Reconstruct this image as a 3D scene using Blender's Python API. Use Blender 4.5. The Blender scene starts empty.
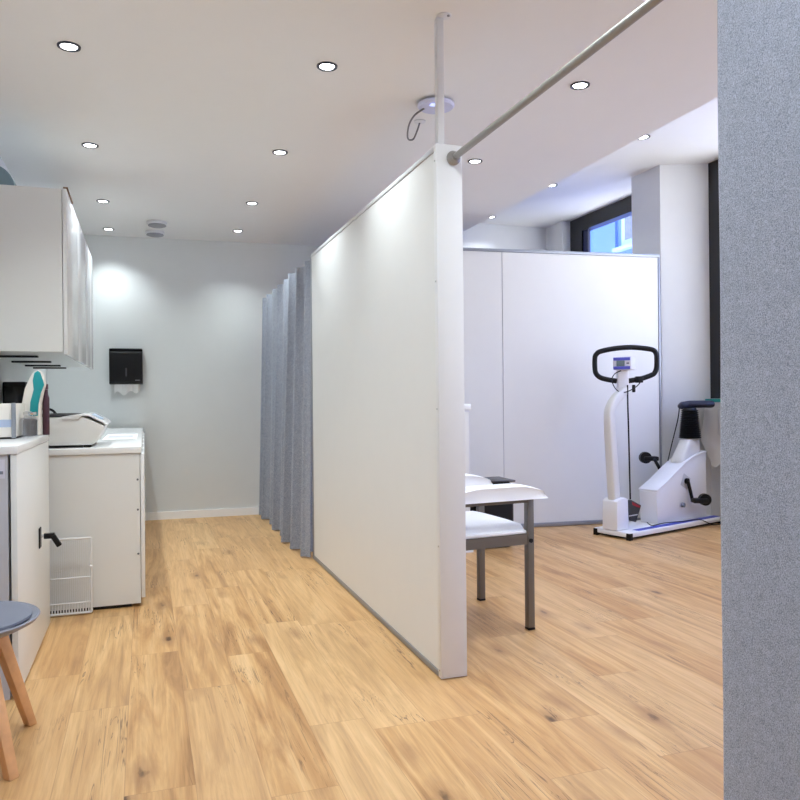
import bpy, bmesh, math, random
from mathutils import Vector, Matrix
random.seed(4)
PI = math.pi
SC = bpy.context.scene
COL = SC.collection

# ------------------------------------------------------------------ materials
def lin(c):
    return tuple((x/255/12.92) if x/255 <= .04045 else ((x/255+.055)/1.055)**2.4 for x in c)

def mat(name, rgb, rough=.5, metal=0, var=.015, scale=8, bump=0, bscale=120, coat=0, spec=None):
    m = bpy.data.materials.new(name); m.use_nodes = True
    nt = m.node_tree; p = nt.nodes['Principled BSDF']
    p.inputs['Roughness'].default_value = rough; p.inputs['Metallic'].default_value = metal
    if coat: p.inputs['Coat Weight'].default_value = coat
    if spec is not None: p.inputs['Specular IOR Level'].default_value = spec
    c = lin(rgb)
    tc = nt.nodes.new('ShaderNodeTexCoord')
    n = nt.nodes.new('ShaderNodeTexNoise'); n.inputs['Scale'].default_value = scale; n.inputs['Detail'].default_value = 4
    r = nt.nodes.new('ShaderNodeValToRGB')
    r.color_ramp.elements[0].position = .3; r.color_ramp.elements[1].position = .7
    r.color_ramp.elements[0].color = (*[x*(1-var) for x in c], 1)
    r.color_ramp.elements[1].color = (*[min(1, x*(1+var)) for x in c], 1)
    nt.links.new(tc.outputs['Object'], n.inputs['Vector']); nt.links.new(n.outputs['Fac'], r.inputs['Fac'])
    nt.links.new(r.outputs['Color'], p.inputs['Base Color'])
    if bump:
        b = nt.nodes.new('ShaderNodeBump'); b.inputs['Strength'].default_value = bump; b.inputs['Distance'].default_value = .002
        n2 = nt.nodes.new('ShaderNodeTexNoise'); n2.inputs['Scale'].default_value = bscale
        nt.links.new(tc.outputs['Object'], n2.inputs['Vector']); nt.links.new(n2.outputs['Fac'], b.inputs['Height'])
        nt.links.new(b.outputs['Normal'], p.inputs['Normal'])
    return m

def emis(name, rgb, s):
    m = bpy.data.materials.new(name); m.use_nodes = True
    p = m.node_tree.nodes['Principled BSDF']
    p.inputs['Base Color'].default_value = (.8, .8, .8, 1)
    p.inputs['Emission Color'].default_value = (*lin(rgb), 1); p.inputs['Emission Strength'].default_value = s
    return m

def fabric(name, dark, light, scale, bump=.5):
    m = bpy.data.materials.new(name); m.use_nodes = True
    nt = m.node_tree; p = nt.nodes['Principled BSDF']; p.inputs['Roughness'].default_value = .95
    p.inputs['Specular IOR Level'].default_value = .1
    p.inputs['Sheen Weight'].default_value = .25; p.inputs['Sheen Roughness'].default_value = .5
    tc = nt.nodes.new('ShaderNodeTexCoord')
    n = nt.nodes.new('ShaderNodeTexNoise'); n.inputs['Scale'].default_value = scale; n.inputs['Detail'].default_value = 3; n.inputs['Roughness'].default_value = .7
    n3 = nt.nodes.new('ShaderNodeTexNoise'); n3.inputs['Scale'].default_value = scale/7; n3.inputs['Detail'].default_value = 2
    mx = nt.nodes.new('ShaderNodeMath'); mx.operation = 'MULTIPLY_ADD'; mx.inputs[1].default_value = .12
    r = nt.nodes.new('ShaderNodeValToRGB'); r.color_ramp.elements[0].position = .40; r.color_ramp.elements[1].position = .72
    r.color_ramp.elements[0].color = (*lin(dark), 1); r.color_ramp.elements[1].color = (*lin(light), 1)
    nt.links.new(tc.outputs['Object'], n.inputs['Vector']); nt.links.new(tc.outputs['Object'], n3.inputs['Vector'])
    nt.links.new(n3.outputs['Fac'], mx.inputs[0]); nt.links.new(n.outputs['Fac'], mx.inputs[2])
    nt.links.new(mx.outputs[0], r.inputs['Fac']); nt.links.new(r.outputs['Color'], p.inputs['Base Color'])
    b = nt.nodes.new('ShaderNodeBump'); b.inputs['Strength'].default_value = bump; b.inputs['Distance'].default_value = .002
    nt.links.new(n.outputs['Fac'], b.inputs['Height']); nt.links.new(b.outputs['Normal'], p.inputs['Normal'])
    return m

def glass(name, tint=(1, 1, 1), gloss=.08):
    m = bpy.data.materials.new(name); m.use_nodes = True
    nt = m.node_tree; nt.nodes.remove(nt.nodes['Principled BSDF'])
    t = nt.nodes.new('ShaderNodeBsdfTransparent'); t.inputs[0].default_value = (*tint, 1)
    g = nt.nodes.new('ShaderNodeBsdfGlossy'); g.inputs['Roughness'].default_value = .02
    x = nt.nodes.new('ShaderNodeMixShader'); x.inputs[0].default_value = gloss
    nt.links.new(t.outputs[0], x.inputs[1]); nt.links.new(g.outputs[0], x.inputs[2])
    nt.links.new(x.outputs[0], nt.nodes['Material Output'].inputs[0])
    return m

def oak():
    m = bpy.data.materials.new('oak_planks'); m.use_nodes = True
    nt = m.node_tree; L = nt.links; p = nt.nodes['Principled BSDF']
    def N(t, **k):
        n = nt.nodes.new('ShaderNode'+t)
        for a, b in k.items(): setattr(n, a, b)
        return n
    def M(op, a, b=None, c=None):
        n = N('Math', operation=op)
        for i, v in enumerate((a, b, c)):
            if v is None: continue
            if isinstance(v, (int, float)): n.inputs[i].default_value = v
            else: L.new(v, n.inputs[i])
        return n.outputs[0]
    tc = N('TexCoord'); s = N('SeparateXYZ'); L.new(tc.outputs['Object'], s.inputs[0])
    W, LEN = .205, 1.28
    xr = M('DIVIDE', M('ADD', s.outputs[0], .07), W); row = M('FLOOR', xr); fx = M('FRACT', xr)
    wn = N('TexWhiteNoise', noise_dimensions='1D'); L.new(row, wn.inputs['W'])
    yr = M('ADD', M('DIVIDE', s.outputs[1], LEN), M('MULTIPLY', wn.outputs['Value'], 3.7)); colm = M('FLOOR', yr); fy = M('FRACT', yr)
    pid = M('ADD', M('MULTIPLY', row, 17.31), M('MULTIPLY', colm, 5.77))
    w2 = N('TexWhiteNoise', noise_dimensions='1D'); L.new(pid, w2.inputs['W'])
    w3 = N('TexWhiteNoise', noise_dimensions='1D'); L.new(M('ADD', pid, 91.7), w3.inputs['W'])
    # per-plank coordinates, stretched along the plank
    def coords(sx, sy):
        c = N('CombineXYZ')
        L.new(M('MULTIPLY', s.outputs[0], sx), c.inputs[0])
        L.new(M('ADD', M('MULTIPLY', s.outputs[1], sy), M('MULTIPLY', w2.outputs['Value'], 40)), c.inputs[1])
        L.new(M('MULTIPLY', w3.outputs['Value'], 30), c.inputs[2]); return c.outputs[0]
    def noise(sx, sy, det=4, dist=0., ro=.55):
        n = N('TexNoise'); n.inputs['Scale'].default_value = 1; n.inputs['Detail'].default_value = det
        n.inputs['Distortion'].default_value = dist; n.inputs['Roughness'].default_value = ro
        L.new(coords(sx, sy), n.inputs['Vector']); return n.outputs['Fac']
    def ramp(fac, stops):
        r = N('ValToRGB'); e = r.color_ramp.elements
        while len(e) < len(stops): e.new(.5)
        for el, (pos, c) in zip(e, stops): el.position = pos; el.color = (*c, 1)
        L.new(fac, r.inputs[0]); return r.outputs[0]
    def mix(fac, a, b, mode='MIX'):
        n = N('Mix', data_type='RGBA', blend_type=mode)
        if isinstance(fac, (int, float)): n.inputs[0].default_value = fac
        else: L.new(fac, n.inputs[0])
        for i, v in ((6, a), (7, b)):
            if isinstance(v, tuple): n.inputs[i].default_value = (*v, 1)
            else: L.new(v, n.inputs[i])
        return n.outputs[2]
    broad = noise(11, .85, 5, 1.5, .6)
    fine = noise(95, 3.2, 5, .3, .65)
    base = ramp(broad, [(.26, lin((140, 96, 56))), (.42, lin((180, 133, 82))), (.56, lin((204, 160, 107))), (.75, lin((222, 184, 134)))])
    base = mix(M('MULTIPLY', w2.outputs['Value'], .42), base, lin((224, 189, 140)))
    base = mix(M('MULTIPLY', w3.outputs['Value'], .34), base, lin((190, 142, 92)))
    g = ramp(fine, [(.3, (.78, .75, .72)), (.55, (1, 1, 1)), (.8, (1.05, 1.05, 1.05))])
    base = mix(.75, base, g, 'MULTIPLY')
    # knots: sparse elongated dark smudges
    v = N('TexVoronoi'); v.inputs['Scale'].default_value = 1; L.new(coords(5.6, 2.1), v.inputs['Vector'])
    wob = noise(30, 11, 3)
    d = M('ADD', v.outputs['Distance'], M('MULTIPLY', M('SUBTRACT', wob, .5), .22))
    sc = N('SeparateXYZ'); L.new(v.outputs['Color'], sc.inputs[0])
    on = M('GREATER_THAN', sc.outputs[0], .30)
    halo = M('MULTIPLY', M('SUBTRACT', 1, ramp_f(N, L, d, .05, .30)), on)
    core = M('MULTIPLY', M('SUBTRACT', 1, ramp_f(N, L, d, .03, .10)), on)
    base = mix(M('MULTIPLY', halo, .6), base, lin((140, 98, 64)))
    base = mix(M('MULTIPLY', core, .85), base, lin((70, 48, 34)))
    # thin dark checks along the grain
    ck = noise(26, .95, 3, 1.6)
    line = M('SUBTRACT', 1, ramp_f(N, L, M('ABSOLUTE', M('SUBTRACT', ck, .5)), .002, .015))
    sel = ramp_f(N, L, noise(4, 1.6, 2), .53, .63)
    base = mix(M('MULTIPLY', M('MULTIPLY', line, sel), .8), base, lin((88, 62, 44)))
    # joints
    ex = M('MINIMUM', fx, M('SUBTRACT', 1, fx)); ey = M('MINIMUM', fy, M('SUBTRACT', 1, fy))
    jx = M('LESS_THAN', ex, .006); jy = M('LESS_THAN', ey, .0011)
    base = mix(M('MULTIPLY', M('MAXIMUM', jx, jy), .4), base, lin((140, 98, 62)))
    L.new(base, p.inputs['Base Color'])
    p.inputs['Roughness'].default_value = .42; p.inputs['Specular IOR Level'].default_value = .35
    b = N('Bump'); b.inputs['Strength'].default_value = .12; b.inputs['Distance'].default_value = .002
    L.new(fine, b.inputs['Height']); L.new(b.outputs[0], p.inputs['Normal'])
    return m
def ramp_f(N, L, v, lo, hi):
    n = N('MapRange'); n.inputs[1].default_value = lo; n.inputs[2].default_value = hi
    L.new(v, n.inputs[0]); return n.outputs[0]

WALL = mat('grey_white_paint', (219, 221, 220), .8, bump=.15, var=.008)
WALLR = mat('white_paint', (228, 228, 227), .8, bump=.15, var=.008)
CEIL = mat('ceiling_paint', (240, 239, 237), .9, var=.004)
OAK = oak()
WHITE = mat('white_laminate', (224, 224, 222), .35, var=.006)
WHITEG = mat('white_gloss', (232, 232, 232), .16, var=.01)
PANEL = mat('partition_panel', (228, 228, 227), .45, var=.006)
POST = mat('white_powder_coat', (226, 226, 228), .4, var=.01)
ALU = mat('aluminium_grey', (152, 156, 164), .4, .6)
ALUL = mat('aluminium_light', (204, 205, 208), .5, .1)
STEEL = mat('brushed_steel', (160, 158, 154), .4, .7, scale=60)
CHROME = mat('chrome', (210, 212, 216), .15, 1)
BLACK = mat('black_plastic', (15, 15, 18), .45, spec=.3)
DARK = mat('dark_gap', (38, 38, 40), .7)
FRAMEB = mat('black_window_frame', (22, 22, 25), .4)
LEGM = mat('grey_brown_metal', (112, 106, 98), .4, .35)
VINYL = mat('white_vinyl', (238, 238, 238), .35, var=.01, bump=.1)
STOOLG = mat('grey_blue_plastic', (134, 136, 148), .5)
STOOLP = mat('grey_blue_pad', (112, 115, 128), .75, bump=.3, bscale=300)
BEECH = mat('beech_wood', (212, 160, 110), .5, var=.14, scale=14)
BIKEW = mat('bike_white', (236, 236, 240), .3, var=.01)
BIKEG = mat('bike_warm_white', (222, 220, 216), .4, var=.01)
BLUE = mat('stripe_blue', (44, 62, 180), .4)
VIOL = mat('display_blue', (96, 100, 214), .4)
LCD = mat('lcd_grey', (120, 140, 146), .25)
NAVY = mat('saddle_navy', (34, 38, 62), .5)
RED = mat('dark_red', (150, 30, 48), .5)
POUCH = mat('charcoal_pouch', (62, 62, 66), .8, bump=.4)
GREYP = mat('grey_plate', (200, 200, 202), .4)
TEAL = mat('teal_plastic', (28, 150, 156), .35)
TEALG = mat('teal_glass_edge', (36, 160, 148), .3)
CREAM = mat('cream_plastic', (232, 226, 218), .4)
CLOTH = mat('cream_cloth', (222, 219, 213), .9, bump=.4, bscale=200)
MAROON = mat('maroon_plastic', (74, 44, 58), .4)
PAPER = mat('paper_white', (240, 240, 240), .8)
BROWN = mat('raw_chipboard', (112, 80, 48), .8, var=.15, scale=60)
BOLST = mat('bolster_blue_grey', (128, 152, 162), .6)
STRIPE = mat('pale_blue_print', (176, 190, 216), .5)
GREYTX = mat('grey_print', (120, 122, 132), .7)
DEVG = mat('device_blue_grey', (168, 184, 204), .4)
RINGM = mat('lamp_ring_gunmetal', (70, 70, 78), .3, .7)
LENS = emis('lamp_lens', (245, 248, 255), 14)
APW = mat('access_point_white', (206, 208, 232), .4)
LED = emis('led_blue', (150, 170, 255), 1.2)
CURT = fabric('curtain_felt', (112, 117, 130), (180, 185, 198), 300, .25)
CURTN = fabric('near_curtain_felt', (122, 130, 150), (200, 208, 226), 360)
GLASS = glass('window_glass')
JAR = glass('jar_glass', (.93, .94, .96), .1)
FACADE = mat('facade_plaster', (62, 96, 178), .9, var=.03, scale=2)  # pale plaster with the blue dusk light put into its base colour
FACADE2 = mat('facade_render', (120, 150, 205), .9)
FPANE = mat('facade_window_dark', (60, 72, 110), .25)

# ------------------------------------------------------------------ mesh helpers
def box(bm, x0, x1, y0, y1, z0, z1, bev=0, seg=2):
    vs = bmesh.ops.create_cube(bm, size=1)['verts']
    for v in vs:
        v.co = Vector((x0+(v.co.x+.5)*(x1-x0), y0+(v.co.y+.5)*(y1-y0), z0+(v.co.z+.5)*(z1-z0)))
    if bev:
        es = list({e for v in vs for e in v.link_edges})
        bmesh.ops.bevel(bm, geom=es, offset=bev, segments=seg, affect='EDGES', profile=.5)
def obox(bm, c, ax, hx, hy, hz, bev=0, tilt=0):
    """box of half sizes hx,hy,hz at c, its x axis turned by ax about z (tilt about its own y first)"""
    b2 = bmesh.new(); box(b2, -hx, hx, -hy, hy, -hz, hz, bev)
    M = Matrix.Translation(c) @ Matrix.Rotation(ax, 4, 'Z') @ Matrix.Rotation(tilt, 4, 'Y')
    merge(bm, b2, M)
def merge(bm, b2, M=None):
    if M is not None: bmesh.ops.transform(b2, matrix=M, verts=b2.verts)
    mp = {v: bm.verts.new(v.co) for v in b2.verts}
    for f in b2.faces: bm.faces.new([mp[v] for v in f.verts])
    b2.free()
def ring(bm, c, n, b, r, k):
    return [bm.verts.new(c + (n*math.cos(2*PI*i/k) + b*math.sin(2*PI*i/k))*r) for i in range(k)]
def tube(bm, pts, r, k=10, closed=False, rs=None):
    pts = [Vector(p) for p in pts]; n = len(pts); rings = []
    prev = None
    for i, p in enumerate(pts):
        if closed: t = pts[(i+1) % n]-pts[i-1]
        else: t = pts[min(i+1, n-1)]-pts[max(i-1, 0)]
        t.normalize()
        if prev is None:
            a = Vector((0, 0, 1)) if abs(t.z) < .9 else Vector((1, 0, 0))
            nn = t.cross(a).normalized()
        else: nn = (prev - t*prev.dot(t)).normalized()
        prev = nn
        rings.append(ring(bm, p, nn, t.cross(nn), rs[i] if rs else r, k))
    for i in range(n if closed else n-1):
        A, B = rings[i], rings[(i+1) % n]
        off = 0
        if closed and i == n-1:
            off = min(range(k), key=lambda o: (A[0].co-B[o].co).length)
        for j in range(k):
            bm.faces.new((A[j], A[(j+1) % k], B[(j+1+off) % k], B[(j+off) % k]))
    if not closed:
        bm.faces.new(rings[0][::-1]); bm.faces.new(rings[-1])
def lathe(bm, c, prof, k=32):
    c = Vector(c); rings = []
    for r, z in prof:
        rings.append([bm.verts.new(c+Vector((max(r, .0004)*math.cos(2*PI*i/k), max(r, .0004)*math.sin(2*PI*i/k), z))) for i in range(k)])
    for A, B in zip(rings, rings[1:]):
        for j in range(k): bm.faces.new((A[j], A[(j+1) % k], B[(j+1) % k], B[j]))
    bm.faces.new(rings[0][::-1]); bm.faces.new(rings[-1])
def prism(bm, poly, lo, hi, axis='y', bev=0):
    """polygon in the other two axes, extruded from lo to hi along axis"""
    def P(a, b, t): return {'y': (a, t, b), 'x': (t, a, b), 'z': (a, b, t)}[axis]
    b2 = bmesh.new()
    A = [b2.verts.new(P(a, b, lo)) for a, b in poly]; B = [b2.verts.new(P(a, b, hi)) for a, b in poly]
    n = len(poly)
    b2.faces.new(A); b2.faces.new(B[::-1])
    for i in range(n): b2.faces.new((A[i], B[i], B[(i+1) % n], A[(i+1) % n]))
    bmesh.ops.recalc_face_normals(b2, faces=b2.faces)
    if bev: bmesh.ops.bevel(b2, geom=list(b2.edges), offset=bev, segments=2, affect='EDGES', profile=.5)
    merge(bm, b2)
def spline(pts, n=8, closed=False):
    pts = [Vector(p) for p in pts]; out = []; m = len(pts)
    for i in range(m if closed else m-1):
        if closed: p0, p1, p2, p3 = pts[i-1], pts[i], pts[(i+1) % m], pts[(i+2) % m]
        else: p0, p1, p2, p3 = pts[max(i-1, 0)], pts[i], pts[i+1], pts[min(i+2, m-1)]
        for j in range(n):
            t = j/n
            out.append(.5*((2*p1)+(p2-p0)*t+(2*p0-5*p1+4*p2-p3)*t*t+(3*p1-p0-3*p2+p3)*t**3))
    if not closed: out.append(pts[-1])
    return out
def obj(name, bm, m, parent=None, smooth=35):
    bmesh.ops.recalc_face_normals(bm, faces=bm.faces)
    me = bpy.data.meshes.new(name); 
    for f in bm.faces: f.smooth = True
    for e in bm.edges:
        if len(e.link_faces) != 2 or e.calc_face_angle(0) > math.radians(smooth): e.smooth = False
    bm.to_mesh(me); bm.free(); me.materials.append(m)
    o = bpy.data.objects.new(name, me); COL.objects.link(o)
    if parent: o.parent = parent
    return o
def mk(fn, *a, **k):
    bm = bmesh.new(); fn(bm, *a, **k); return bm
def B(*a, **k): return mk(box, *a, **k)
def T(*a, **k): return mk(tube, *a, **k)
def tag(o, label, cat, group=None):
    o['label'] = label; o['category'] = cat
    if group: o['group'] = group
    return o
def thing(name, label, cat, loc=(0, 0, 0), rz=0, group=None):
    o = bpy.data.objects.new(name, None); COL.objects.link(o); o.empty_display_size = .1
    o.location = loc; o.rotation_euler = (0, 0, rz)
    return tag(o, label, cat, group)
def struct(name, bm, m, parent=None):
    o = obj(name, bm, m, parent); o['kind'] = 'structure'; return o
def dup(root, loc, label, group=None):
    r = root.copy(); COL.objects.link(r); r.location = loc; r['label'] = label
    if group: r['group'] = group
    for ch in list(root.children):
        c = ch.copy(); COL.objects.link(c); c.parent = r
        for g in list(ch.children):
            d = g.copy(); COL.objects.link(d); d.parent = c
    return r

# ------------------------------------------------------------------ the room
XL, XR, YB, YB2, YF = -.87, 5.055, 7.70, 8.60, -1.6
ZC, ZR, XS = 2.75, 3.35, 2.90
struct('floor', B(XL-.1, XR+.1, YF-.1, YB2+.1, -.1, 0), OAK)
struct('ceiling', B(XL-.1, XS, YF-.1, YB2+.1, ZC, ZC+.1), CEIL)
struct('trim_1', B(XS-.04, XS, YF-.1, YB2+.1, ZC+.1, ZR), CEIL)
struct('ceiling.001', B(XS-.04, XR+.3, YF-.1, YB2+.1, ZR, ZR+.1), CEIL)
struct('wall_left', B(XL-.1, XL, YF-.1, YB+.15, 0, ZC), WALL)
bm = bmesh.new(); prism(bm, [(XL, YB+.04), (1.75, YB-.07), (1.75, YB+.1), (XL, YB+.15)], 0, ZC, 'z')
struct('wall_back', bm, WALL)
struct('wall_return', B(1.75, 1.85, YB-.07, YB2, 0, ZC), WALL)
struct('wall_back_right', B(1.75, XR+.1, YB2, YB2+.1, 0, ZR), WALLR)
struct('wall_front', B(XL-.1, XR+.1, YF-.1, YF, 0, ZR), WALLR)
bm = bmesh.new(); prism(bm, [(-.02, YB+.002), (1.75, YB-.072), (1.75, YB-.084), (-.02, YB-.010)], 0, .075, 'z')
struct('baseboard_back', bm, mat('baseboard_white', (248, 248, 248), .4, var=.004))
# window wall: piers, sill walls
SILL = 1.13
bm = bmesh.new()
box(bm, XR, XR+.25, YF, 8.6, 0, SILL)                  # below the windows
struct('wall_right', bm, WALLR)
bm = bmesh.new(); prism(bm, [(4.64, 5.93), (XR, 5.765), (XR+.25, 5.765), (XR+.25, 6.37), (4.64, 6.37)], 0, ZR, 'z')
struct('wall_right_pier', bm, WALLR)
struct('wall_right_corner', B(4.95, XR+.25, 8.19, 8.6, 0, ZR), WALLR)
struct('wall_right_near', B(4.64, XR+.25, YF, -.6, SILL, ZR), WALLR)
def window(n, y0, y1, mull):
    fr = bmesh.new(); w = .15; x0, x1 = XR-.0, XR+.12
    box(fr, x0, x1, y1-.26, y1, SILL, ZR); box(fr, x0, x1, y0, y0+w, SILL, ZR)
    box(fr, x0, x1, y0+w, y1-.26, ZR-.17, ZR); box(fr, x0, x1, y0+w, y1-.26, SILL, SILL+w)
    for y in mull: box(fr, x0, x1, y-w/2, y+w/2, SILL+w, ZR-.17)
    f = struct('window_%d' % n, fr, FRAMEB)
    obj('pane', B(x0+.05, x0+.06, y0+w, y1-.26, SILL+w, ZR-.17), GLASS, f)
    sb = bmesh.new(); ya, yb = y0+w, y1-.26
    box(sb, x0+.02, x0+.05, yb-.11, yb-.002, SILL+w+.002, ZR-.172)
    obj('sash', sb, mat('sash_navy', (26, 34, 74), .4), f)
    return f
window(1, 6.37, 8.19, [])
w2 = window(2, -.6, 5.76, [1.6, 3.7])
obj('handle', B(XR-.035, XR-.002, 5.53, 5.56, 1.14+.05, 1.14+.17, .005), GREYP, w2)
# ------------------------------------------------------------------ outside
bld = thing('building', 'pale neighbouring facade, dusk blue put into its colour, seen through the far window', 'building', (10, 14, -4))
obj('wall', B(0, .4, -11, 11, 0, 16), FACADE, bld)
obj('pilaster', B(-.06, -.001, .25, .48, 0, 16), FACADE, bld)
fw = obj('window_frame', B(-.05, -.001, -1.4, .03, 8.42, 10.6), FACADE2, bld)
obj('pane', B(-.06, -.051, -1.25, -.10, 8.55, 10.45), FPANE, fw)
obj('sill', B(-.16, -.001, -1.5, .22, 8.34, 8.419), FACADE2, bld)

# ------------------------------------------------------------------ downlights
def make_downlight(label, loc, group, energy, s=1.0, temp=(.86, .955, .985), beam=116):
    t = thing('downlight', label, 'ceiling light', loc, 0, group)
    bm = bmesh.new()
    k = 28; prof = [(.036, 0), (.036, -.004), (.041, -.008), (.049, -.006), (.050, -.0005), (.036, 0)]
    rings = [[bm.verts.new((r*s*math.cos(2*PI*i/k), r*s*math.sin(2*PI*i/k), z)) for i in range(k)] for r, z in prof[:-1]]
    rings.append(rings[0])
    for A, Bq in zip(rings, rings[1:]):
        for j in range(k): bm.faces.new((A[j], A[(j+1) % k], Bq[(j+1) % k], Bq[j]))
    obj('trim_ring', bm, RINGM, t)
    obj('lens', mk(lathe, (0, 0, 0), [(0, -.0012), (.034*s, -.0012), (.034*s, -.004), (.02*s, -.0065), (0, -.0075)], k=24), LENS, t)
    l = bpy.data.lights.new('downlight_beam', 'SPOT'); l.energy = energy; l.spot_size = math.radians(beam); l.spot_blend = 1
    l.shadow_soft_size = .035; l.color = temp
    lo = bpy.data.objects.new('downlight_beam', l); COL.objects.link(lo); lo.parent = t; lo.location = (0, 0, -.035)
    return t
EN = 52
G1 = 'recessed ceiling downlights'
rows = [
 ([(-.306, 3.633), (-.307, 5.003), (-.300, 6.378), (-.303, 7.40)], 'in the left row above the counters',
  ['nearest and largest round downlight', 'second round downlight from the camera', 'third round downlight from the camera', 'farthest small round downlight']),
 ([(.835, 3.485), (.834, 4.792), (.832, 6.107), (.839, 7.15)], 'in the row over the aisle',
  ['nearest round downlight', 'second round downlight from the camera', 'third round downlight from the camera', 'farthest small round downlight']),
 ([(2.11, 3.312), (2.11, 4.594)], 'over the right aisle',
  ['large round downlight close to the steel rod', 'round downlight beside the end of the steel rod'])]
for pts, where, which in rows:
    for (x, y), wh in zip(pts, which):
        make_downlight(wh+' '+where, (x, y, ZC), G1, EN*(.7 if y > 7 else 1))
for (x, y), wh in zip([(4.0, 5.33), (4.0, 6.83), (3.99, 8.25)], ['nearest downlight in the raised ceiling by the windows', 'middle downlight in the raised ceiling by the windows', 'farthest downlight in the raised ceiling']):
    make_downlight(wh, (x, y, ZR), G1, EN*(.26 if y < 6 else .55), 1.25, beam=130)
G2 = 'unseen downlights added for fill light'  # lamps out of view, carrying on the rows, put in to light the room
for x, y in [(-.3, 2.26), (.835, 2.15), (2.11, 2.0), (.835, .7), (2.11, 6.0)]:
    make_downlight('unseen recessed downlight continuing the ceiling rows, added for fill light', (x, y, ZC), G2, EN*(.9 if y < 5 else .4), beam=150)
for x, y in [(4.0, 3.8), (4.0, 2.3)]:
    make_downlight('unseen recessed downlight continuing the ceiling rows, added for fill light', (x, y, ZR), G2, EN*.7, 1.25, beam=130)

# ------------------------------------------------------------------ ceiling fittings
for y, x, lab in [(6.999, .116, 'round white smoke detector on the ceiling, nearer of the two'), (7.40, .104, 'round white smoke detector on the ceiling next to the back wall')]:
    t = thing('smoke_detector', lab, 'smoke detector', (x, y, ZC), 0, 'ceiling smoke detectors')
    obj('base', mk(lathe, (0, 0, 0), [(.085, -.001), (.088, -.022), (.082, -.026)]), POST, t)
    obj('sensor_head', mk(lathe, (0, 0, 0), [(.075, -.0265), (.078, -.036), (.05, -.046), (0, -.048)]), mat('detector_grey', (150, 150, 156), .5), t)
t = thing('access_point', 'round white ceiling access point with dangling grey cable', 'access point', (1.49, 3.736, ZC))
obj('disc', mk(lathe, (0, 0, 0), [(.07, -.001), (.098, -.012), (.1, -.022), (.09, -.032), (.03, -.036), (0, -.036)], k=48), APW, t)
obj('status_light', B(-.05, .0, -.062, -.032, -.0385, -.0345, .001), LED, t)
cp = spline([(-.060, .02, -.034), (-.095, .08, -.055), (-.085, .2, -.07), (-.03, .37, -.075), (.02, .42, -.06), (.02, .35, -.035), (.012, .285, -.012)], 8)
obj('cable', T(cp, .005), mat('cable_grey', (120, 118, 118), .5), t)
t = thing('cable_cover', 'small round white cable cover on the ceiling by the access point', 'cable cover', (1.504, 4.02, ZC))
obj('plate', mk(lathe, (0, 0, 0), [(.032, -.001), (.034, -.006), (.02, -.010), (0, -.010)]), POST, t)

# ------------------------------------------------------------------ main partition
PX0, PX1, PY0, PY1, PZ = 1.148, 1.264, 2.88, 5.385, 2.215
t = thing('partition_wall', 'long white free-standing partition panel dividing the room with grey edge rails', 'partition', (0, 0, 0))
obj('panel', B(PX0+.004, PX1-.01, PY0+.036, PY1-.03, .03, PZ-.023), PANEL, t)
obj('end_post', B(PX0, PX1, PY0, PY0+.034, .004, PZ+.004, .002), POST, t)
obj('end_post', B(PX0, PX1, PY1-.028, PY1, .004, PZ, .002), ALU, t)
obj('top_rail', B(PX0, PX1-.006, PY0+.036, PY1-.03, PZ-.022, PZ, .002), ALUL, t)
obj('bottom_rail', B(PX0, PX1-.006, PY0+.036, PY1-.03, .003, .028, .002), ALU, t)
for z in (.035, .55, 1.12, 1.65, 2.15):
    obj('screw', mk(lathe, (0, 0, 0), [(.004, 0), (.004, .002), (0, .003)], k=10), CHROME, t).matrix_local = Matrix.Translation((PX0-.0005, PY0+.017, z)) @ Matrix.Rotation(-PI/2, 4, 'Y')
t = thing('support_pole', 'white square pole from partition end up to the ceiling', 'pole', (1.154, 2.90, PZ+.005))
obj('pole', B(.004, .034, -.016, .016, 0, ZC-PZ-.011, .002), POST, t)
fl = obj('ceiling_plate', mk(lathe, (.034, -.022, ZC-PZ-.0105), [(.028, 0), (.031, .002), (.031, .0045)], k=24), POST, t)
obj('screw', mk(lathe, (.046, -.040, ZC-PZ-.016), [(0, 0), (.006, .001), (.006, .0052)], k=12), STEEL, fl)
t = thing('curtain_rod', 'brushed steel curtain rod running overhead from partition end towards the camera', 'curtain rod', (1.223, PY0, 2.162))
obj('rod', T([(0, -.016, 0), (0, -4.40, 0)], .0135, 16), STEEL, t)
bm = bmesh.new(); tube(bm, [(0, -.001, 0), (0, -.008, 0), (0, -.016, 0), (0, -.03, 0)], 0, 24, rs=[.030, .030, .024, .018])
obj('flange', bm, STEEL, t)
bm = bmesh.new(); tube(bm, [(0, -4.44, 0), (0, -4.402, 0)], .034, 24); obj('flange', bm, STEEL, t)

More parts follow.
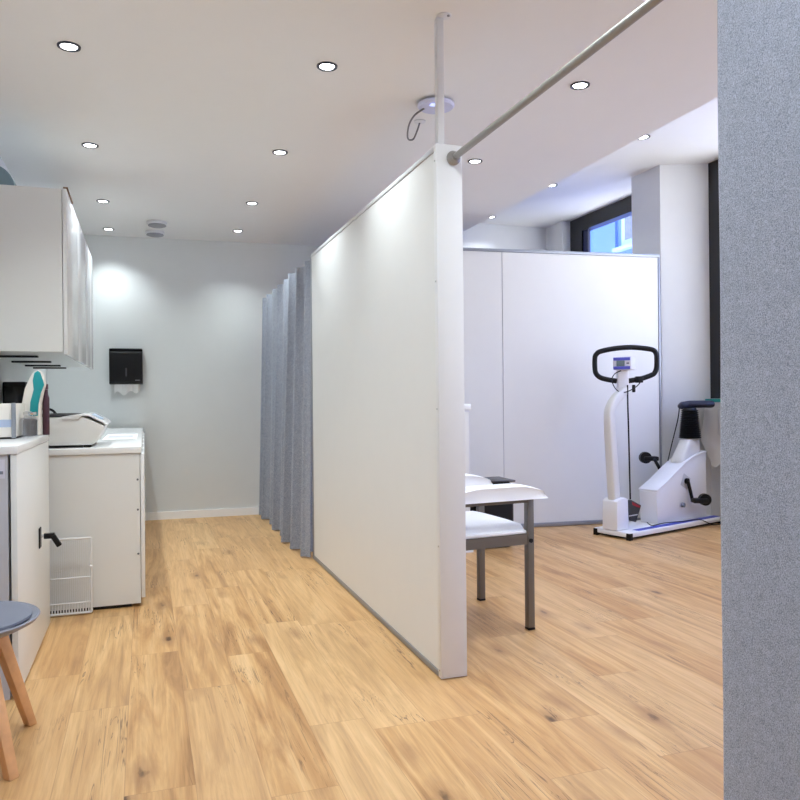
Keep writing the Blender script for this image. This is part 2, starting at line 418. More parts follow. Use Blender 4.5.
# ------------------------------------------------------------------ curtains
def curtain(name, label, x, y0, y1, ztop, zbot, lam, amp, seed, m, group=None, headband=True, xlean=0):
    t = thing(name, label, 'curtain', (x, y0, 0), 0, group)
    rnd = random.Random(seed)
    n = int(abs(y1-y0)/lam*26); nz = 40
    ph = [rnd.uniform(-.5, .5) for _ in range(60)]; am = [.75, 1.05, 1.55, .8, 1.25, .6, 1.1, .7, 1.2, .9, .8]+[1]*50
    def pos(s, w):
        # s 0..1 along, w 0 top..1 bottom
        q = s*abs(y1-y0)/lam
        i = int(q); f = q-i
        a = am[i]*(1-f)+am[i+1]*f; p = ph[i]*(1-f)+ph[i+1]*f
        th = 2*PI*q+PI*.9+p*1.5+.25*math.sin(w*2.1+ph[i])*w
        A = amp*(.55+.75*w)*a
        sx = math.sin(th); sx = math.copysign(abs(sx)**1.05, sx)
        xx = A*sx + .02*w*(ph[i]*(1-f)+ph[i+1]*f) + xlean*w
        yy = (y1-y0)*s + .022*math.sin(2*th+1)*(.6+.4*w)*(1 if .01 < s < .99 else 0)
        return xx, yy
    bm = bmesh.new(); g = []
    zs = [ztop-(ztop-zbot)*(j/nz) for j in range(nz+1)]
    for j, z in enumerate(zs):
        w = j/nz
        g.append([bm.verts.new((*pos(i/n, w), z)) for i in range(n+1)])
    for j in range(nz):
        for i in range(n): bm.faces.new((g[j][i], g[j][i+1], g[j+1][i+1], g[j+1][i]))
    o = obj('cloth', bm, m, t, 80)
    md = o.modifiers.new('thick', 'SOLIDIFY'); md.thickness = .004; md.offset = 0
    for zz0, zz1, nm in ((ztop-.10, ztop-.001, 'heading_tape'), (zbot+.001, zbot+.085, 'hem')):
        bm = bmesh.new(); rr = []
        for z in (zz0, (zz0+zz1)/2, zz1):
            w = (ztop-z)/(ztop-zbot)
            rr.append([bm.verts.new((*pos(i/n, w), z)) for i in range(n+1)])
        for j in range(2):
            for i in range(n): bm.faces.new((rr[j][i], rr[j][i+1], rr[j+1][i+1], rr[j+1][i]))
        h = obj(nm, bm, m, t, 80)
        md = h.modifiers.new('thick', 'SOLIDIFY'); md.thickness = .0075; md.offset = 0
    return t
curtain('curtain', 'grey-blue pleated felt curtain hanging between partition and back wall', 1.160, 5.400, 7.60, 2.182, .010, .30, .060, 5, CURT, xlean=-.026)
t = thing('curtain_rod', 'short steel rod hidden above the far grey-blue curtain', 'curtain rod', (1.20, 5.39, 2.20))
obj('rod', T([(0, 0, 0), (0, 2.255, 0)], .012, 12), STEEL, t)
# near curtain: broad flat leading fold facing the room
t = thing('curtain', 'large grey felt curtain close to the camera at the right edge', 'curtain', (1.205, 0, 0))
path = spline([(.012, 1.350), (-.006, 1.347), (-.012, 1.325), (-.020, 1.25), (-.030, 1.15), (-.040, 1.06), (-.02, .985), (.04, .95), (.06, .88), (.02, .82), (-.05, .77), (-.06, .68), (-.01, .60), (.05, .55), (.06, .47), (.0, .40), (-.05, .36)][::1] and
              [(x, y, 0) for x, y in [(.012, 1.350), (-.006, 1.347), (-.012, 1.325), (-.020, 1.25), (-.030, 1.15), (-.040, 1.06), (-.02, .985), (.04, .95), (.06, .88), (.02, .82), (-.05, .77), (-.06, .68), (-.01, .60), (.05, .55), (.06, .47), (.0, .40), (-.05, .36)]], 6)
bm = bmesh.new(); g = []
for j in range(41):
    z = 2.14-(2.14-.03)*j/40
    g.append([bm.verts.new((p.x*(.85+.15*j/40)-.0015*math.sin(j*.35+p.y*9)+.012-.006*j/40, p.y-.004, z)) for p in path])
for j in range(40):
    for i in range(len(path)-1): bm.faces.new((g[j][i], g[j][i+1], g[j+1][i+1], g[j+1][i]))
o = obj('cloth', bm, CURTN, t, 80); md = o.modifiers.new('thick', 'SOLIDIFY'); md.thickness = .005; md.offset = 0
for k, y in enumerate((1.32, 1.1, .9, .7, .5)):
    bm = bmesh.new(); c = [(.018+.0195*math.cos(a), y, 2.162+.0195*math.sin(a)) for a in [2*PI*i/16 for i in range(16)]]
    tube(bm, c, .002, 6, closed=True); obj('ring', bm, STEEL, t)

# ------------------------------------------------------------------ second partition
p0, p1 = Vector((1.95, 6.07, 0)), Vector((4.53, 5.80, 0))
ang = math.atan2(p1.y-p0.y, p1.x-p0.x); LP = (p1-p0).length
t = thing('partition_wall', 'white two-panel partition screen standing behind the exercise bike', 'partition', p0, ang)
H2 = 2.47; js = (2.99-p0.x)/math.cos(ang)
obj('panel', B(.02, js-.004, .008, .05, .04, H2-.028), PANEL, t)
obj('panel', B(js+.004, LP-.02, .008, .05, .04, H2-.028), PANEL, t)
obj('joint_strip', B(js-.0035, js+.0035, .012, .046, .04, H2-.028), mat('joint_grey', (190, 190, 196), .5), t)
obj('top_rail', B(.0, LP, 0, .058, H2-.026, H2, .003), ALU, t)
obj('bottom_rail', B(.04, LP-.04, 0, .058, .004, .038, .003), ALU, t)
for a, b in ((0, .018), (LP-.018, LP)): obj('side_rail', B(a, b, 0, .058, .004, H2-.0265, .003), ALU, t)

# ------------------------------------------------------------------ left: near cabinet
t = thing('cabinet', 'near white cabinet with black lever handle, beside the grey stool', 'cabinet', (0, 0, 0))
NX, N0, N1 = -.480, 3.275, 4.31
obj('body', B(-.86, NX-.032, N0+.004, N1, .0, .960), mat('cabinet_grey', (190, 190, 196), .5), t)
d = obj('door', B(NX-.022, NX, N0, N1, .012, .960, .001), WHITE, t)
hp = obj('handle_plate', B(NX+.0005, NX+.006, 3.885, 3.945, .475, .570, .002), BLACK, d)
hb = bmesh.new(); tube(hb, [(NX+.006, 3.915, .530), (NX+.022, 3.915, .530)], .007, 12); obj('spindle', hb, CHROME, d)
hb = bmesh.new(); obox(hb, (NX+.044, 3.91, .530), 0, .024, .012, .013, .004); obox(hb, (NX+.074, 3.905, .505), 0, .030, .011, .012, .004, tilt=math.radians(60))
obj('lever', hb, BLACK, d)
obj('worktop', B(-.862, NX+.004, N0-.006, N1+.004, .962, .994, .002), WHITEG, t)
lb = obj('notice', B(-.60, -.522, N0+.0018, N0+.0038, .868, .942), mat('lilac_paper', (206, 204, 216), .7), t)
obj('print', B(-.585, -.528, N0+.0005, N0+.0017, .885, .897), GREYTX, lb)

# ------------------------------------------------------------------ left: deep counter
DX, D0 = -.032, 4.50
cuts = [4.50, 5.52, 6.54, 7.60]
labs = ['deep white base cabinet with wire panel at its side', 'middle white base cabinet under the long worktop', 'white base cabinet nearest the back wall']
for i in range(3):
    a, b = cuts[i]+.001, cuts[i+1]-.001
    t = thing('base_cabinet', labs[i], 'cabinet', (0, 0, 0), 0, 'base cabinets under the long worktop')
    obj('body', B(-.86, DX, a, b, .020, .868), WHITE, t)
    obj('plinth', B(-.84, DX-.05, a+.02, b, .0, .0195), DARK, t)
    m_ = (a+b)/2
    for y0, y1 in ((a, m_-.0015), (m_+.0015, b)): obj('door', B(DX+.003, DX+.024, y0, y1, .05, .864, .002), WHITEG, t)
    if i == 0:
        for z in (.30, .55, .72):
            obj('screw_cap', mk(lathe, (0, 0, 0), [(.006, 0), (.006, .002), (0, .003)], k=10), mat('cap_grey', (90, 90, 96), .5), t).matrix_local = Matrix.Translation((DX-.012, a-.0004, z)) @ Matrix.Rotation(PI/2, 4, 'X')
tag(obj('worktop', B(-.865, -.022, D0-.008, 7.655, .870, .905, .002), WHITEG), 'long white worktop on the base cabinets at the left', 'worktop')
t = thing('wire_panel', 'white wire grille panel leaning against the deep base cabinet', 'wire panel', (0, 4.44, 0))
bm = bmesh.new(); X0, X1 = -.64, -.288
fr = [(X0, 0, .012), (X1, 0, .012), (X1, 0, .418), (X0, 0, .418)]
for a, b in zip(fr, fr[1:]+fr[:1]): tube(bm, [a, b], .0066, 8)
for z in (.068, .205): tube(bm, [(X0, 0, z), (X1, 0, z)], .0048, 8)
obj('frame', bm, POST, t)
bm = bmesh.new()
for i in range(1, 33):
    x = X0+(X1-X0)*i/33; tube(bm, [(x, -.002, .068), (x, -.002, .415)], .0017, 6)
for i in range(1, 25):
    x = X0+(X1-X0)*i/25; tube(bm, [(x, 0, .012), (x, 0, .068)], .004, 6)
obj('wire_grid', bm, POST, t)
obj('clip', mk(lathe, (X1, -.004, .255), [(.0, 0), (.009, .003), (.009, .012), (0, .016)], k=12), PAPER, t)
# device on the counter
t = thing('desktop_device', 'white desktop device with slanted front standing on the long worktop', 'device', (0, 0, .9062))
bm = bmesh.new(); prism(bm, [(-.66, .016), (-.285, .014), (-.262, .03), (-.218, .118), (-.235, .128), (-.33, .172), (-.66, .168)], 4.56, 5.10, 'y', .004)
obj('body', bm, BIKEG, t)
bm = bmesh.new(); prism(bm, [(-.44, .158), (-.36, .158), (-.335, .178), (-.30, .176), (-.225, .135), (-.212, .122), (-.206, .128), (-.225, .146), (-.30, .188), (-.34, .19), (-.44, .175)], 4.552, 5.108, 'y', .002)
obj('front_cover', bm, WHITEG, t)
bm = bmesh.new(); obox(bm, (-.262, 4.75, .1695), 0, .03, .12, .003, .001, tilt=math.radians(29)); obj('control_panel', bm, DEVG, t)
obj('lid', B(-.655, -.335, 4.575, 5.08, .174, .187, .004), DARK, t)
for x in (-.62, -.31):
    for y in (4.6, 5.05): obj('foot', B(x-.02, x+.02, y-.02, y+.02, 0, .0135), BLACK, t)
t = thing('paper_sheet', 'white paper sheet with a grey bar lying on the worktop', 'paper', (-.175, 5.75, .9056))
obj('sheet', B(-.10, .12, -.38, .45, 0, .0015), PAPER, t)
obj('print', B(-.075, .09, -.12, .2, .0016, .0022), mat('soft_grey_bar', (196, 196, 204), .7), t)  # slightly greyer bar across the sheet
# tap
t = thing('tap', 'small dark curved tap behind the desktop device', 'tap', (-.64, 5.25, .906))
obj('base', mk(lathe, (0, 0, 0), [(.028, 0), (.026, .02), (.016, .03), (.014, .16)]), CHROME, t)
obj('spout', T(spline([(0, 0, .162), (.0, 0, .2), (.03, -.01, .215), (.08, -.02, .205), (.105, -.025, .175)], 6), .008), BLACK, t)
# black appliance at the back
t = thing('appliance', 'black box-shaped appliance against the left wall under the wall cabinets', 'appliance', (-.775, 5.30, .906))
obj('housing', B(-.06, .07, -.12, .12, .01, .385, .008), BLACK, t)
obj('base', B(-.055, .065, -.115, .115, 0, .0095), DARK, t)
obj('front_panel', B(-.05, .06, -.126, -.1205, .05, .36, .002), mat('black_gloss', (14, 14, 17), .2), t)
# things on the near cabinet
t = thing('storage_box', 'white storage box with pale blue stripe and silver corner on the near cabinet', 'box', (0, 0, .9945))
obj('body', B(-.85, -.575, 3.90, 4.20, .008, .165, .003), CREAM, t)
obj('base', B(-.845, -.578, 3.905, 4.195, 0, .0075), DARK, t)
obj('stripe', B(-.845, -.592, 3.897, 3.8995, .055, .09), STRIPE, t)
obj('corner_profile', B(-.591, -.572, 3.892, 3.8995, .002, .168, .002), ALU, t)
t = thing('glass_jar', 'glass jar with dark contents on the near cabinet beside storage box', 'jar', (-.530, 4.03, .9945))
obj('glass', mk(lathe, (0, 0, 0), [(.032, .0), (.036, .006), (.036, .085), (.028, .1), (.028, .108), (.024, .108), (.024, .098), (.033, .083), (.033, .008), (0, .006)], k=24), JAR, t)
obj('contents', mk(lathe, (0, 0, 0), [(.032, .0085), (.032, .082), (.024, .09), (0, .091)], k=20), mat('jar_dark', (20, 20, 24), .4), t)
obj('lid', mk(lathe, (0, 0, 0), [(.0295, .109), (.031, .112), (.031, .122), (.02, .126), (0, .126)], k=24), CHROME, t)
t = thing('glass_jar', 'empty small glass jar left of the dark-filled jar', 'jar', (-.535, 3.945, .9945))
obj('glass', mk(lathe, (0, 0, 0), [(.024, .0), (.026, .005), (.026, .09), (.022, .095), (.022, .09), (.024, .008), (0, .006)], k=24), JAR, t)
t = thing('plastic_bottle', 'curved white and teal plastic bottle rising behind the storage box', 'bottle', (-.548, 4.245, .9945))
bm = bmesh.new()
prism(bm, [(-.045, 0), (-.045, .16), (-.030, .24), (.0, .31), (.025, .335), (.045, .33), (.058, .305), (.066, .262), (.055, .22), (.044, .16), (.042, 0)], -.03, .03, 'y', .008)
obj('body', bm, CREAM, t)
bm = bmesh.new()
prism(bm, [(-.008, .10), (-.004, .17), (.012, .235), (.008, .28), (.016, .318), (.032, .33), (.044, .32), (.056, .28), (.061, .258), (.046, .218), (.034, .16), (.030, .10)], -.0345, .0345, 'y', .002)
obj('grip', bm, TEAL, t)
t = thing('bottle', 'dark maroon bottle at the far end of the near cabinet', 'bottle', (-.488, 4.285, .9945))
obj('body', mk(lathe, (0, 0, 0), [(.016, 0), (.017, .005), (.017, .19), (.011, .21), (.010, .235)], k=20), MAROON, t)
obj('cap', mk(lathe, (0, 0, 0), [(.0125, .236), (.0125, .262), (0, .264)], k=16), mat('cap_plum', (96, 70, 84), .4), t)

# ------------------------------------------------------------------ wall cabinets
ys = [4.50, 5.20, 5.86, 6.32, 6.66]
wl = ['nearest white wall cabinet with a large blank grey-white side', 'second white wall cabinet along the left wall', 'third white wall cabinet along the left wall', 'farthest white wall cabinet along the left wall']
bars = [4.92, 5.58, 6.17, 6.60]
for i in range(4):
    a, b = ys[i]+.001, ys[i+1]-.001
    t = thing('wall_cabinet', wl[i], 'cabinet', (0, 0, 0), 0, 'wall cabinets over the counter')
    obj('body', B(-.86, -.424, a, b, 1.44, 2.335), WHITE, t)
    obj('door', B(-.421, -.399, a-(.002 if i == 0 else 0), b, 1.425, 2.338, .002), WHITEG, t)
    y = bars[i]; obj('under_bar', B(-.84, -.60, y-.022, y+.022, 1.428, 1.4395), BLACK, t)
t = tag(obj('chipboard_strip', B(-.418, -.394, 4.52, 4.85, 2.3392, 2.352), BROWN), 'narrow brown raw board lying on top edge of the nearest wall cabinet', 'board')
bm = bmesh.new(); k = 18
prism(bm, [(.098*math.cos(PI*i/k), .125*math.sin(PI*i/k)) for i in range(k+1)], 0, .6, 'y')
o = tag(obj('half_roll_bolster', bm, BOLST), 'blue-grey half-round bolster lying on top of the wall cabinets', 'bolster'); o.location = (-.768, 4.60, 2.3395)

# ------------------------------------------------------------------ towel dispenser
yb = YB-.07*(.17)/.9*0+.005
t = thing('towel_dispenser', 'black paper towel dispenser on the back wall with white towels below', 'dispenser', (-.168, YB-.005, 1.32))
bm = bmesh.new(); prism(bm, [(0, 0), (-.105, .006), (-.12, .03), (-.12, .30), (-.10, .335), (0, .335)], -.15, .15, 'x', .004)
obj('housing', bm, BLACK, t)
obj('top_band', B(-.146, .146, -.119, -.012, .336, .341), mat('dispenser_top', (92, 94, 104), .3), t)
obj('level_window', B(-.008, .008, -.1225, -.1205, .075, .155, .002), mat('smoked_window', (70, 70, 76), .2), t)
obj('emblem', B(.08, .125, -.1222, -.1205, .035, .043), mat('emblem_grey', (120, 120, 124), .5), t)
bm = bmesh.new(); g = []
for i in range(15):
    x = -.108+.23*i/14; dz = -.085+.02*math.sin(i*.9)+(.028*max(0, i-8)/6); 
    g.append([bm.verts.new((x, -.06-.012*math.sin(i*1.1)+.01*j, dz*j/3)) for j in range(4)])
for i in range(14):
    for j in range(3): bm.faces.new((g[i][j], g[i+1][j], g[i+1][j+1], g[i][j+1]))
o = obj('paper_towel', bm, PAPER, t); md = o.modifiers.new('thick', 'SOLIDIFY'); md.thickness = .003

# ------------------------------------------------------------------ stool
t = thing('stool', 'round grey stool with wooden legs in the lower left corner', 'stool', (-.585, 2.80, 0))
bm = bmesh.new(); lathe(bm, (0, 0, 0), [(0, .408), (.12, .410), (.20, .420), (.232, .436), (.241, .449), (.237, .453), (.225, .446), (.20, .439), (0, .438)], k=48)
obj('seat_shell', bm, STOOLG, t)
obj('cushion', mk(lathe, (0, 0, 0), [(.0, .4395), (.19, .4405), (.216, .4475), (.216, .456), (.20, .463), (.15, .467), (0, .468)], k=48), STOOLP, t)
for sx in (-1, 1):
    for sy in (-1, 1):
        f = Vector((sx*.182, sy*.205, 0)); tp = Vector((sx*.085, sy*.10, .4095))
        if sx == -1: f.x = -.182
        bm = bmesh.new(); ax = math.atan2(sy, sx)
        d = (tp-f).normalized(); s1 = Vector((-math.sin(ax), math.cos(ax), 0)); s2 = d.cross(s1).normalized()
        A = [f+(s1*p+s2*q)*.017 for p, q in ((1, 1), (-1, 1), (-1, -1), (1, -1))]
        for v in A: v.z = 0
        C_ = [tp+(s1*p+s2*q)*.024 for p, q in ((1, 1), (-1, 1), (-1, -1), (1, -1))]
        for v in C_: v.z = .4085
        va = [bm.verts.new(v) for v in A]; vc = [bm.verts.new(v) for v in C_]
        bm.faces.new(va); bm.faces.new(vc[::-1])
        for i in range(4): bm.faces.new((va[i], va[(i+1) % 4], vc[(i+1) % 4], vc[i]))
        bmesh.ops.bevel(bm, geom=list(bm.edges), offset=.004, segments=2, affect='EDGES', profile=.5)
        obj('leg', bm, BEECH, t)

# ------------------------------------------------------------------ padded bench
def pad(bm, x0, x1, y0, y1, z0, dome, edge, nx=24, ny=18, hx=1.25):
    """domed cushion: thin at the right end, full over the middle"""
    top = []; bot = []
    for i in range(nx+1):
        s = i/nx; rt = []; rb = []
        for j in range(ny+1):
            w = j/ny; x = x0+(x1-x0)*s; y = y0+(y1-y0)*w
            ex = min(s, 1-s)*2; ey = min(w, 1-w)*2
            h = edge+dome*(1-(1-min(1, ex*hx))**2)*(.72+.28*(1-(1-min(1, ey*1.6))**2))
            inx = .012*(1 if i in (0, nx) else 0); iny = .012*(1 if j in (0, ny) else 0)
            rt.append(bm.verts.new((x+(inx if i == 0 else -inx), y+(iny if j == 0 else -iny), z0+h-(.01 if (inx or iny) else 0))))
            rb.append(bm.verts.new((x, y, z0)) if i in (0, nx) or j in (0, ny) else None)
        top.append(rt); bot.append(rb)
    for i in range(nx):
        for j in range(ny): bm.faces.new((top[i][j], top[i+1][j], top[i+1][j+1], top[i][j+1]))
    loop_t = [top[i][0] for i in range(nx+1)]+[top[nx][j] for j in range(1, ny+1)]+[top[i][ny] for i in range(nx-1, -1, -1)]+[top[0][j] for j in range(ny-1, 0, -1)]
    loop_b = [bot[i][0] for i in range(nx+1)]+[bot[nx][j] for j in range(1, ny+1)]+[bot[i][ny] for i in range(nx-1, -1, -1)]+[bot[0][j] for j in range(ny-1, 0, -1)]
    n = len(loop_t)
    for i in range(n): bm.faces.new((loop_t[i], loop_b[i], loop_b[(i+1) % n], loop_t[(i+1) % n]))
    bm.faces.new(loop_b[::-1])
t = thing('armchair', 'white padded armchair with grey-brown metal frame beside the partition end', 'armchair', (1.82, 3.36, 0), math.radians(5))
XW, DY = -.48, .575
def legs(x, y, ztop):
    lg = obj('leg', B(x, x+.036, y, y+.036, .012, ztop, .002), LEGM, t)
    obj('rubber_foot', B(x-.001, x+.037, y-.001, y+.037, 0, .0115, .002), BLACK, lg)
for y, dx in ((-.018, 0), (DY-.018, .05)):
    legs(-.018+dx, y, .657); legs(XW, y, .657)
    obj('arm_rail', B(XW+.037, -.0185+dx, y+.004, y+.032, .638, .657), LEGM, t)
    obj('seat_rail', B(XW+.037, -.0185+dx, y+.004, y+.032, .430, .482), LEGM, t)
    obj('armrest', mk(pad, XW+.02, .085+dx*.6, y-.03, y+.10, .658, .046, .028, hx=1.5), VINYL, t, 50)
obj('seat_rail', B(-.010, .018, .0185, DY-.0185, .430, .470), LEGM, t)
obj('seat_rail', B(XW+.004, XW+.032, .0185, DY-.0185, .430, .482), LEGM, t)
bm = bmesh.new(); tube(bm, [(-.003, -.0185, .448), (-.003, -.024, .448)], .011, 14); obj('bolt_cap', bm, BLACK, t)
obj('seat_cushion', mk(pad, XW+.045, .010, .0345, DY-.0195, .4825, .024, .024, hx=5), VINYL, t, 50)
obj('seat_edge', B(XW+.045, -.0195, -.010, .034, .4825, .500, .006), VINYL, t)
bm = bmesh.new(); box(bm, XW-.01, XW+.038, .04, DY-.04, .56, 1.0, .018, 3); obj('backrest', bm, VINYL, t)
for y in (.05, DY-.09): obj('back_support', B(XW+.0, XW+.03, y, y+.04, .4825, .559), LEGM, t)

# bin
t = thing('waste_bin', 'black waste bin standing behind the padded bench', 'bin', (2.545, 5.36, 0), math.radians(-2))
bm = bmesh.new(); box(bm, -.165, .165, -.15, .15, 0, .508, .05, 4); obj('body', bm, BLACK, t)
bm = bmesh.new(); box(bm, -.168, .168, -.153, .153, .5095, .522, .006, 3); obj('lid', bm, mat('lid_charcoal', (54, 54, 60), .4), t)
# tall cabinet behind the bench
t = thing('side_cabinet', 'tall white cabinet just showing at right edge of the partition', 'cabinet', (1.90, 5.17, 0))
obj('body', B(.01, .415, .02, .46, .04, 1.070), mat('cabinet_cool_white', (214, 214, 220), .4), t)
obj('plinth', B(.0, .43, .0, .46, .0, .039), POST, t)
obj('top', B(.0, .425, .005, .47, 1.0715, 1.115, .004), WHITEG, t)
obj('door', B(.02, .405, .006, .019, .06, 1.055), WHITE, t)

# ------------------------------------------------------------------ exercise bike
BA = math.radians(17)
t = thing('exercise_bike', 'white exercise bike with black handlebar loop on blue-striped platform', 'exercise bike', (3.671, 5.105, 0), BA)
ra = -math.atan(255/750)-BA            # head and saddle are swivelled towards the room
rc, rs_ = math.cos(ra), math.sin(ra)
def H(d, z, dep=0): return (.235+d*rc-dep*rs_, .195+d*rs_+dep*rc, z)
PLEN, PW = 1.33, .36
obj('platform', B(0, PLEN, 0, PW, .022, .062, .006), BIKEW, t)
obj('underside', B(.02, PLEN-.02, .02, PW-.02, .008, .0215), DARK, t)
for x in (-.006, PLEN-.034):
    for y in (-.006, PW-.034): obj('corner_foot', B(x, x+.04, y, y+.04, 0, .056, .004), BLACK, t)
obj('stripe', B(.14, PLEN-.01, .018, .082, .0625, .0635), BLUE, t)
bm = bmesh.new(); prism(bm, [(-.005, .0645), (.15, .0645), (.14, .31), (.11, .325), (.03, .318), (-.0, .30)], .12, .27, 'y', .006)
obj('column_base', bm, BIKEW, t)
# column: flat tube that bends forward at the top
cl = spline([(.055, .195, .30), (.035, .195, .55), (.015, .195, .80), (.005, .195, .98), (.02, .195, 1.06), (.08, .195, 1.13), (.16, .195, 1.185), (.215, .195, 1.215)], 6)
bm = bmesh.new(); rings = []
for i, p in enumerate(cl):
    tt = (cl[min(i+1, len(cl)-1)]-cl[max(i-1, 0)]).normalized(); nn = Vector((0, 1, 0)).cross(tt).normalized()
    f = i/(len(cl)-1); hw = .042-.006*f; hv = .042-.008*f
    rings.append([bm.verts.new(p+nn*hw*math.copysign(abs(math.cos(a))**.5, math.cos(a))+Vector((0, 1, 0))*hv*math.copysign(abs(math.sin(a))**.5, math.sin(a))) for a in [2*PI*q/20 for q in range(20)]])
for A, C_ in zip(rings, rings[1:]):
    for j in range(20): bm.faces.new((A[j], A[(j+1) % 20], C_[(j+1) % 20], C_[j]))
bm.faces.new(rings[0][::-1]); bm.faces.new(rings[-1])
obj('column', bm, BIKEG, t, 50)
bm = bmesh.new(); obox(bm, H(-.035, 1.285), ra, .047, .03, .095, .012); obj('head_post', bm, BIKEW, t)
loop = [(-.087, 1.29), (-.16, 1.302), (-.221, 1.32), (-.255, 1.35), (-.266, 1.39), (-.266, 1.485), (-.250, 1.520), (-.215, 1.541), (-.1, 1.563), (.034, 1.572), (.15, 1.562), (.222, 1.548), (.248, 1.52), (.255, 1.48), (.252, 1.40), (.235, 1.355), (.205, 1.335), (.12, 1.307), (.014, 1.289)]
obj('handlebar', T(spline([H(a, z) for a, z in loop], 5), .0215, 12), BLACK, t)
bm = bmesh.new(); obox(bm, H(.10, 1.300, -.01), ra, .030, .022, .027, .006); obox(bm, H(.055, 1.225, -.01), ra, .013, .012, .032, .006)
obj('brake_lever', bm, BLACK, t)
dm = bmesh.new(); obox(dm, H(-.02, 1.436, -.01), ra-.62, .080, .062, .056, .012)
ds = obj('display', dm, BIKEW, t)
da = ra-.62; dc, dss = math.cos(da), math.sin(da)
def Dp(a, z, dep): 
    c = H(-.02, 1.436, -.01); return (c[0]+a*dc-dep*dss, c[1]+a*dss+dep*dc, 1.436+z)
for z in (.036, -.038):
    bm = bmesh.new(); obox(bm, Dp(-.002, z, -.0645), da, .070, .003, .0125, .001); obj('blue_band', bm, VIOL, ds)
bm = bmesh.new(); obox(bm, Dp(-.012, -.001, -.0645), da, .034, .003, .0235, .001); obj('screen', bm, LCD, ds)
bm = bmesh.new(); obox(bm, Dp(.05, -.001, -.0645), da, .011, .003, .006, .001); obj('button', bm, GREYTX, ds)
obj('coil_cable', T(spline([H(a, z, -.075) for a, z in [(-.069, 1.374), (-.12, 1.349), (-.146, 1.299), (-.121, 1.231), (-.071, 1.193), (-.004, 1.205), (.064, 1.246), (.098, 1.288)]], 6), .0042, 8), BLACK, t)
obj('drop_cable', T(spline([H(-.007, 1.255, -.045), H(-.008, 1.1, -.05), H(-.004, .9, -.05), H(.002, .6, -.045), H(.008, .30, -.04)], 6), .0066, 8), BLACK, t)
bm = bmesh.new(); b2 = bmesh.new()
prism(b2, [(-.055, .145), (-.02, .152), (.062, .105), (.018, -.035), (-.035, -.022)], -.02, .02, 'y', .006)
merge(bm, b2, Matrix.Translation(H(.03, .145, -.045)) @ Matrix.Rotation(ra, 4, 'Z'))
pc = obj('pouch', bm, POUCH, t)
bm = bmesh.new(); b2 = bmesh.new(); prism(b2, [(-.018, .138), (.05, .100), (.046, .085), (-.012, .110)], -.024, -.0205, 'y')
merge(bm, b2, Matrix.Translation(H(.03, .145, -.045)) @ Matrix.Rotation(ra, 4, 'Z')); obj('red_tab', bm, RED, pc)
bm = bmesh.new(); b2 = bmesh.new(); prism(b2, [(-.044, .022), (.030, .034), (.027, .026), (-.042, .014)], -.024, -.0205, 'y')
merge(bm, b2, Matrix.Translation(H(.03, .145, -.045)) @ Matrix.Rotation(ra, 4, 'Z')); obj('pale_band', bm, GREYP, pc)
# drive housing
top = [(.505, .338), (.58, .372), (.666, .412), (.755, .462), (.843, .510), (.935, .556), (1.025, .594), (1.12, .620), (1.25, .640)]
bm = bmesh.new(); prism(bm, top+[(1.25, .0645), (.52, .0645)], .108, .282, 'y', .004); obj('drive_housing', bm, BIKEW, t)
bm = bmesh.new(); prism(bm, [(u, z+.003) for u, z in top]+[(u, z+.018) for u, z in top[::-1]], .100, .290, 'y', .004); obj('top_cover', bm, BIKEW, t)
def loft(bm, secs):
    rr = []
    for u0, u1, hv, z in secs:
        cu = (u0+u1)/2; hu = (u1-u0)/2
        rr.append([bm.verts.new((cu+hu*math.copysign(abs(math.cos(a))**.55, math.cos(a)), .195+hv*math.copysign(abs(math.sin(a))**.55, math.sin(a)), z)) for a in [2*PI*q/28 for q in range(28)]])
    for A, C_ in zip(rr, rr[1:]):
        for j in range(28): bm.faces.new((A[j], A[(j+1) % 28], C_[(j+1) % 28], C_[j]))
    bm.faces.new(rr[0][::-1]); bm.faces.new(rr[-1])
obj('seat_tower', mk(loft, [(.90, 1.245, .075, .565), (.93, 1.235, .07, .62), (1.00, 1.225, .066, .70), (1.045, 1.215, .062, .765), (1.06, 1.205, .055, .772)]), BIKEG, t, 50)
prof = []
for i in range(14):
    z = .773+.0185*i+.0; r = .098-.0018*i
    prof += [(r-.012, z), (r, z+.006), (r, z+.010), (r-.012, z+.016)]
prof.append((.055, 1.05))
obj('bellows', mk(lathe, (1.135, .195, 0), prof, k=28), BLACK, t, 60)
bm = bmesh.new(); n = 20
for i in range(n+1):
    s = i/n; d = -.150+.285*s
    w = .045+.075*min(1, max(0, (s-.25)/.5)); w *= math.sqrt(max(0, 1-max(0, (.09-s)/.1)**2))
    h = .034 if s > .08 else .034*math.sqrt(max(.15, s/.08)); zc = 1.078-.016*max(0, .35-s)/.35
    c = Vector((1.215+d*rc, .195+d*rs_, zc+.002)); a_ = Vector((-rs_, rc, 0))
    if i == 0: rr = []
    rr.append([bm.verts.new(c+a_*w*math.cos(q)+Vector((0, 0, 1))*h*math.copysign(abs(math.sin(q))**.8, math.sin(q))) for q in [2*PI*k/20 for k in range(20)]])
for A, C_ in zip(rr, rr[1:]):
    for j in range(20): bm.faces.new((A[j], A[(j+1) % 20], C_[(j+1) % 20], C_[j]))
bm.faces.new(rr[0][::-1]); bm.faces.new(rr[-1])
obj('saddle', bm, NAVY, t, 50)
obj('saddle_cable', T(spline([(1.115, .285, 1.065), (1.085, .285, .94), (.99, .285, .72), (.915, .275, .575)], 6), .005, 8), BLACK, t)
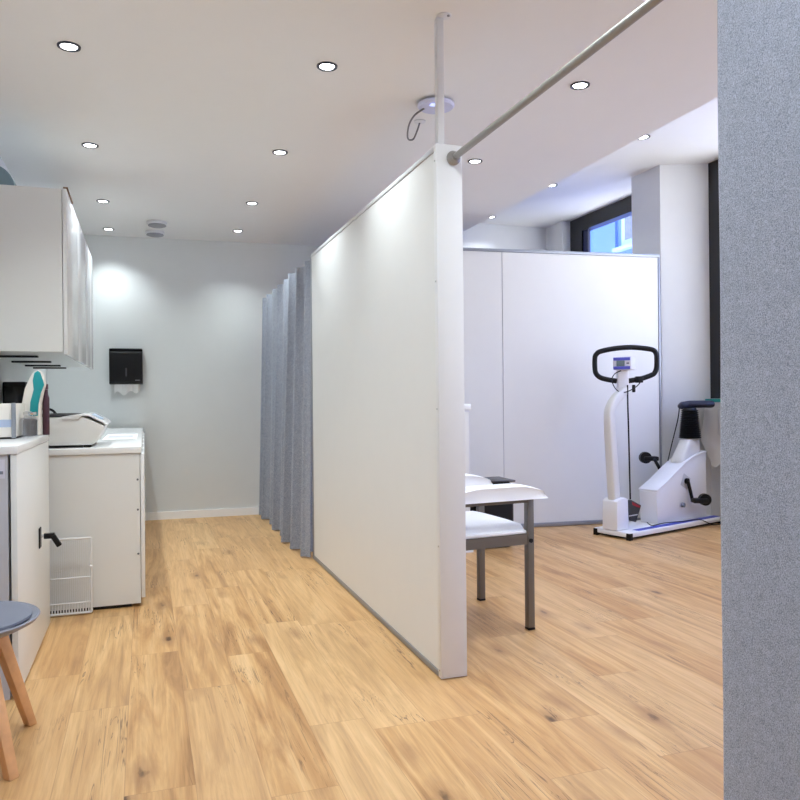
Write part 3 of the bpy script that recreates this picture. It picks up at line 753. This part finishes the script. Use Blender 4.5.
# cranks and pedals
bm = bmesh.new(); b2 = bmesh.new(); box(b2, -.055, .055, -.004, 0, -.055, .055, .002); merge(bm, b2, Matrix.Translation((.925, .1075, .40)) @ Matrix.Rotation(math.radians(28), 4, 'Y')); obj('hub_plate', bm, GREYP, t)
def crank(y, c0, c1, side):
    bm = bmesh.new(); tube(bm, [(c0[0], y, c0[1]), (c0[0], y+.02*side, c0[1])], .026, 16)
    tube(bm, [(c0[0], y+.018*side, c0[1]), (c1[0], y+.028*side, c1[1])], .015, 10)
    cr = obj('crank', bm, BLACK, t)
    bm = bmesh.new(); c = (c1[0]+.02, y+.085*side, c1[1])
    obox(bm, c, ra, .066, .045, .02, .010); 
    pd = obj('pedal', bm, BLACK, cr)
    bm = bmesh.new(); b2 = bmesh.new(); tube(b2, [(0, -.024, 0), (0, .024, 0)], .052, 18)
    merge(bm, b2, Matrix.Translation((c[0]+.045*rc*side*-1, c[1]+.045*rs_*side*-1, c[2]+.008)) @ Matrix.Rotation(ra, 4, 'Z')); obj('strap', bm, BLACK, pd)
crank(.100, (.925, .405), (.975, .235), -1)
crank(.290, (.905, .425), (.775, .595), 1)
obj('knob', T([(.86, .099, .20), (.86, .075, .20)], .02, 14), GREYTX, t)
obj('mains_cable', T(spline([(.50, .2, .07), (.42, .09, .068), (.6, .1, .068), (.8, .05, .068), (.98, .01, .068), (1.14, -.02, .012), (1.28, -.03, .007)], 6), .004, 8), BLACK, t)

# ------------------------------------------------------------------ sill shelf and cloth at the near window
tag(obj('window_shelf', B(4.985, XR-.002, 3.2, 5.755, 1.098, 1.128, .003), TEALG), 'teal shelf along the sill of the right-hand window', 'shelf')
t = thing('hanging_cloth', 'cream cloth hanging under the teal window shelf behind the bike saddle', 'cloth', (4.975, 5.56, 0))
bm = bmesh.new(); g = []
for i in range(17):
    s = i/16; y = .19-.62*s
    low = .60+.45*max(0, .25-s)**1.3*2 - .10*math.exp(-((s-.28)/.12)**2) + .12*max(0, s-.4)
    g.append([bm.verts.new((-.008-.02*math.sin(s*9+.6)*(j/10)**.7-.015*(j/10), y-.015*math.sin(j*.5), 1.093-(1.093-low)*j/10)) for j in range(11)])
for i in range(16):
    for j in range(10): bm.faces.new((g[i][j], g[i+1][j], g[i+1][j+1], g[i][j+1]))
o = obj('cloth', bm, CLOTH, t, 60); md = o.modifiers.new('thick', 'SOLIDIFY'); md.thickness = .006
obj('pocket', B(-.046, -.040, -.30, -.03, .80, 1.04, .002), mat('cloth_grey', (206, 203, 198), .9), t)

# ------------------------------------------------------------------ daylight and camera
W = bpy.data.worlds.new('dusk'); SC.world = W; W.use_nodes = True
nt = W.node_tree; bg = nt.nodes['Background']
tc = nt.nodes.new('ShaderNodeTexCoord'); sp = nt.nodes.new('ShaderNodeSeparateXYZ'); r = nt.nodes.new('ShaderNodeValToRGB')
r.color_ramp.elements[0].position = 0; r.color_ramp.elements[0].color = (.80, .84, .92, 1)  # bright half below the horizon, added to throw light up onto the ceiling
e = r.color_ramp.elements.new(.12); e.color = (.17, .32, .90, 1)
r.color_ramp.elements[1].position = .8; r.color_ramp.elements[1].color = (.10, .25, .88, 1)
nt.links.new(tc.outputs['Generated'], sp.inputs[0]); nt.links.new(sp.outputs[2], r.inputs[0]); nt.links.new(r.outputs[0], bg.inputs[0])
bg.inputs[1].default_value = 7.0

cam = bpy.data.cameras.new('camera'); co = bpy.data.objects.new('camera', cam); COL.objects.link(co)
cam.sensor_width = 36; cam.lens = 750/800*36; cam.clip_start = .02
cam.shift_y = -2.6/800
yaw = math.atan(255/750); roll = math.atan(.010)
co.matrix_world = Matrix.Translation((0, 0, 1.17)) @ Matrix.Rotation(-yaw, 4, 'Z') @ Matrix.Rotation(PI/2, 4, 'X') @ Matrix.Rotation(-roll, 4, 'Z')
SC.camera = co
SC.view_settings.view_transform = 'Standard'; SC.view_settings.look = 'None'
SC.view_settings.exposure = 0.2; SC.view_settings.gamma = 1
SC.view_settings.use_curve_mapping = False
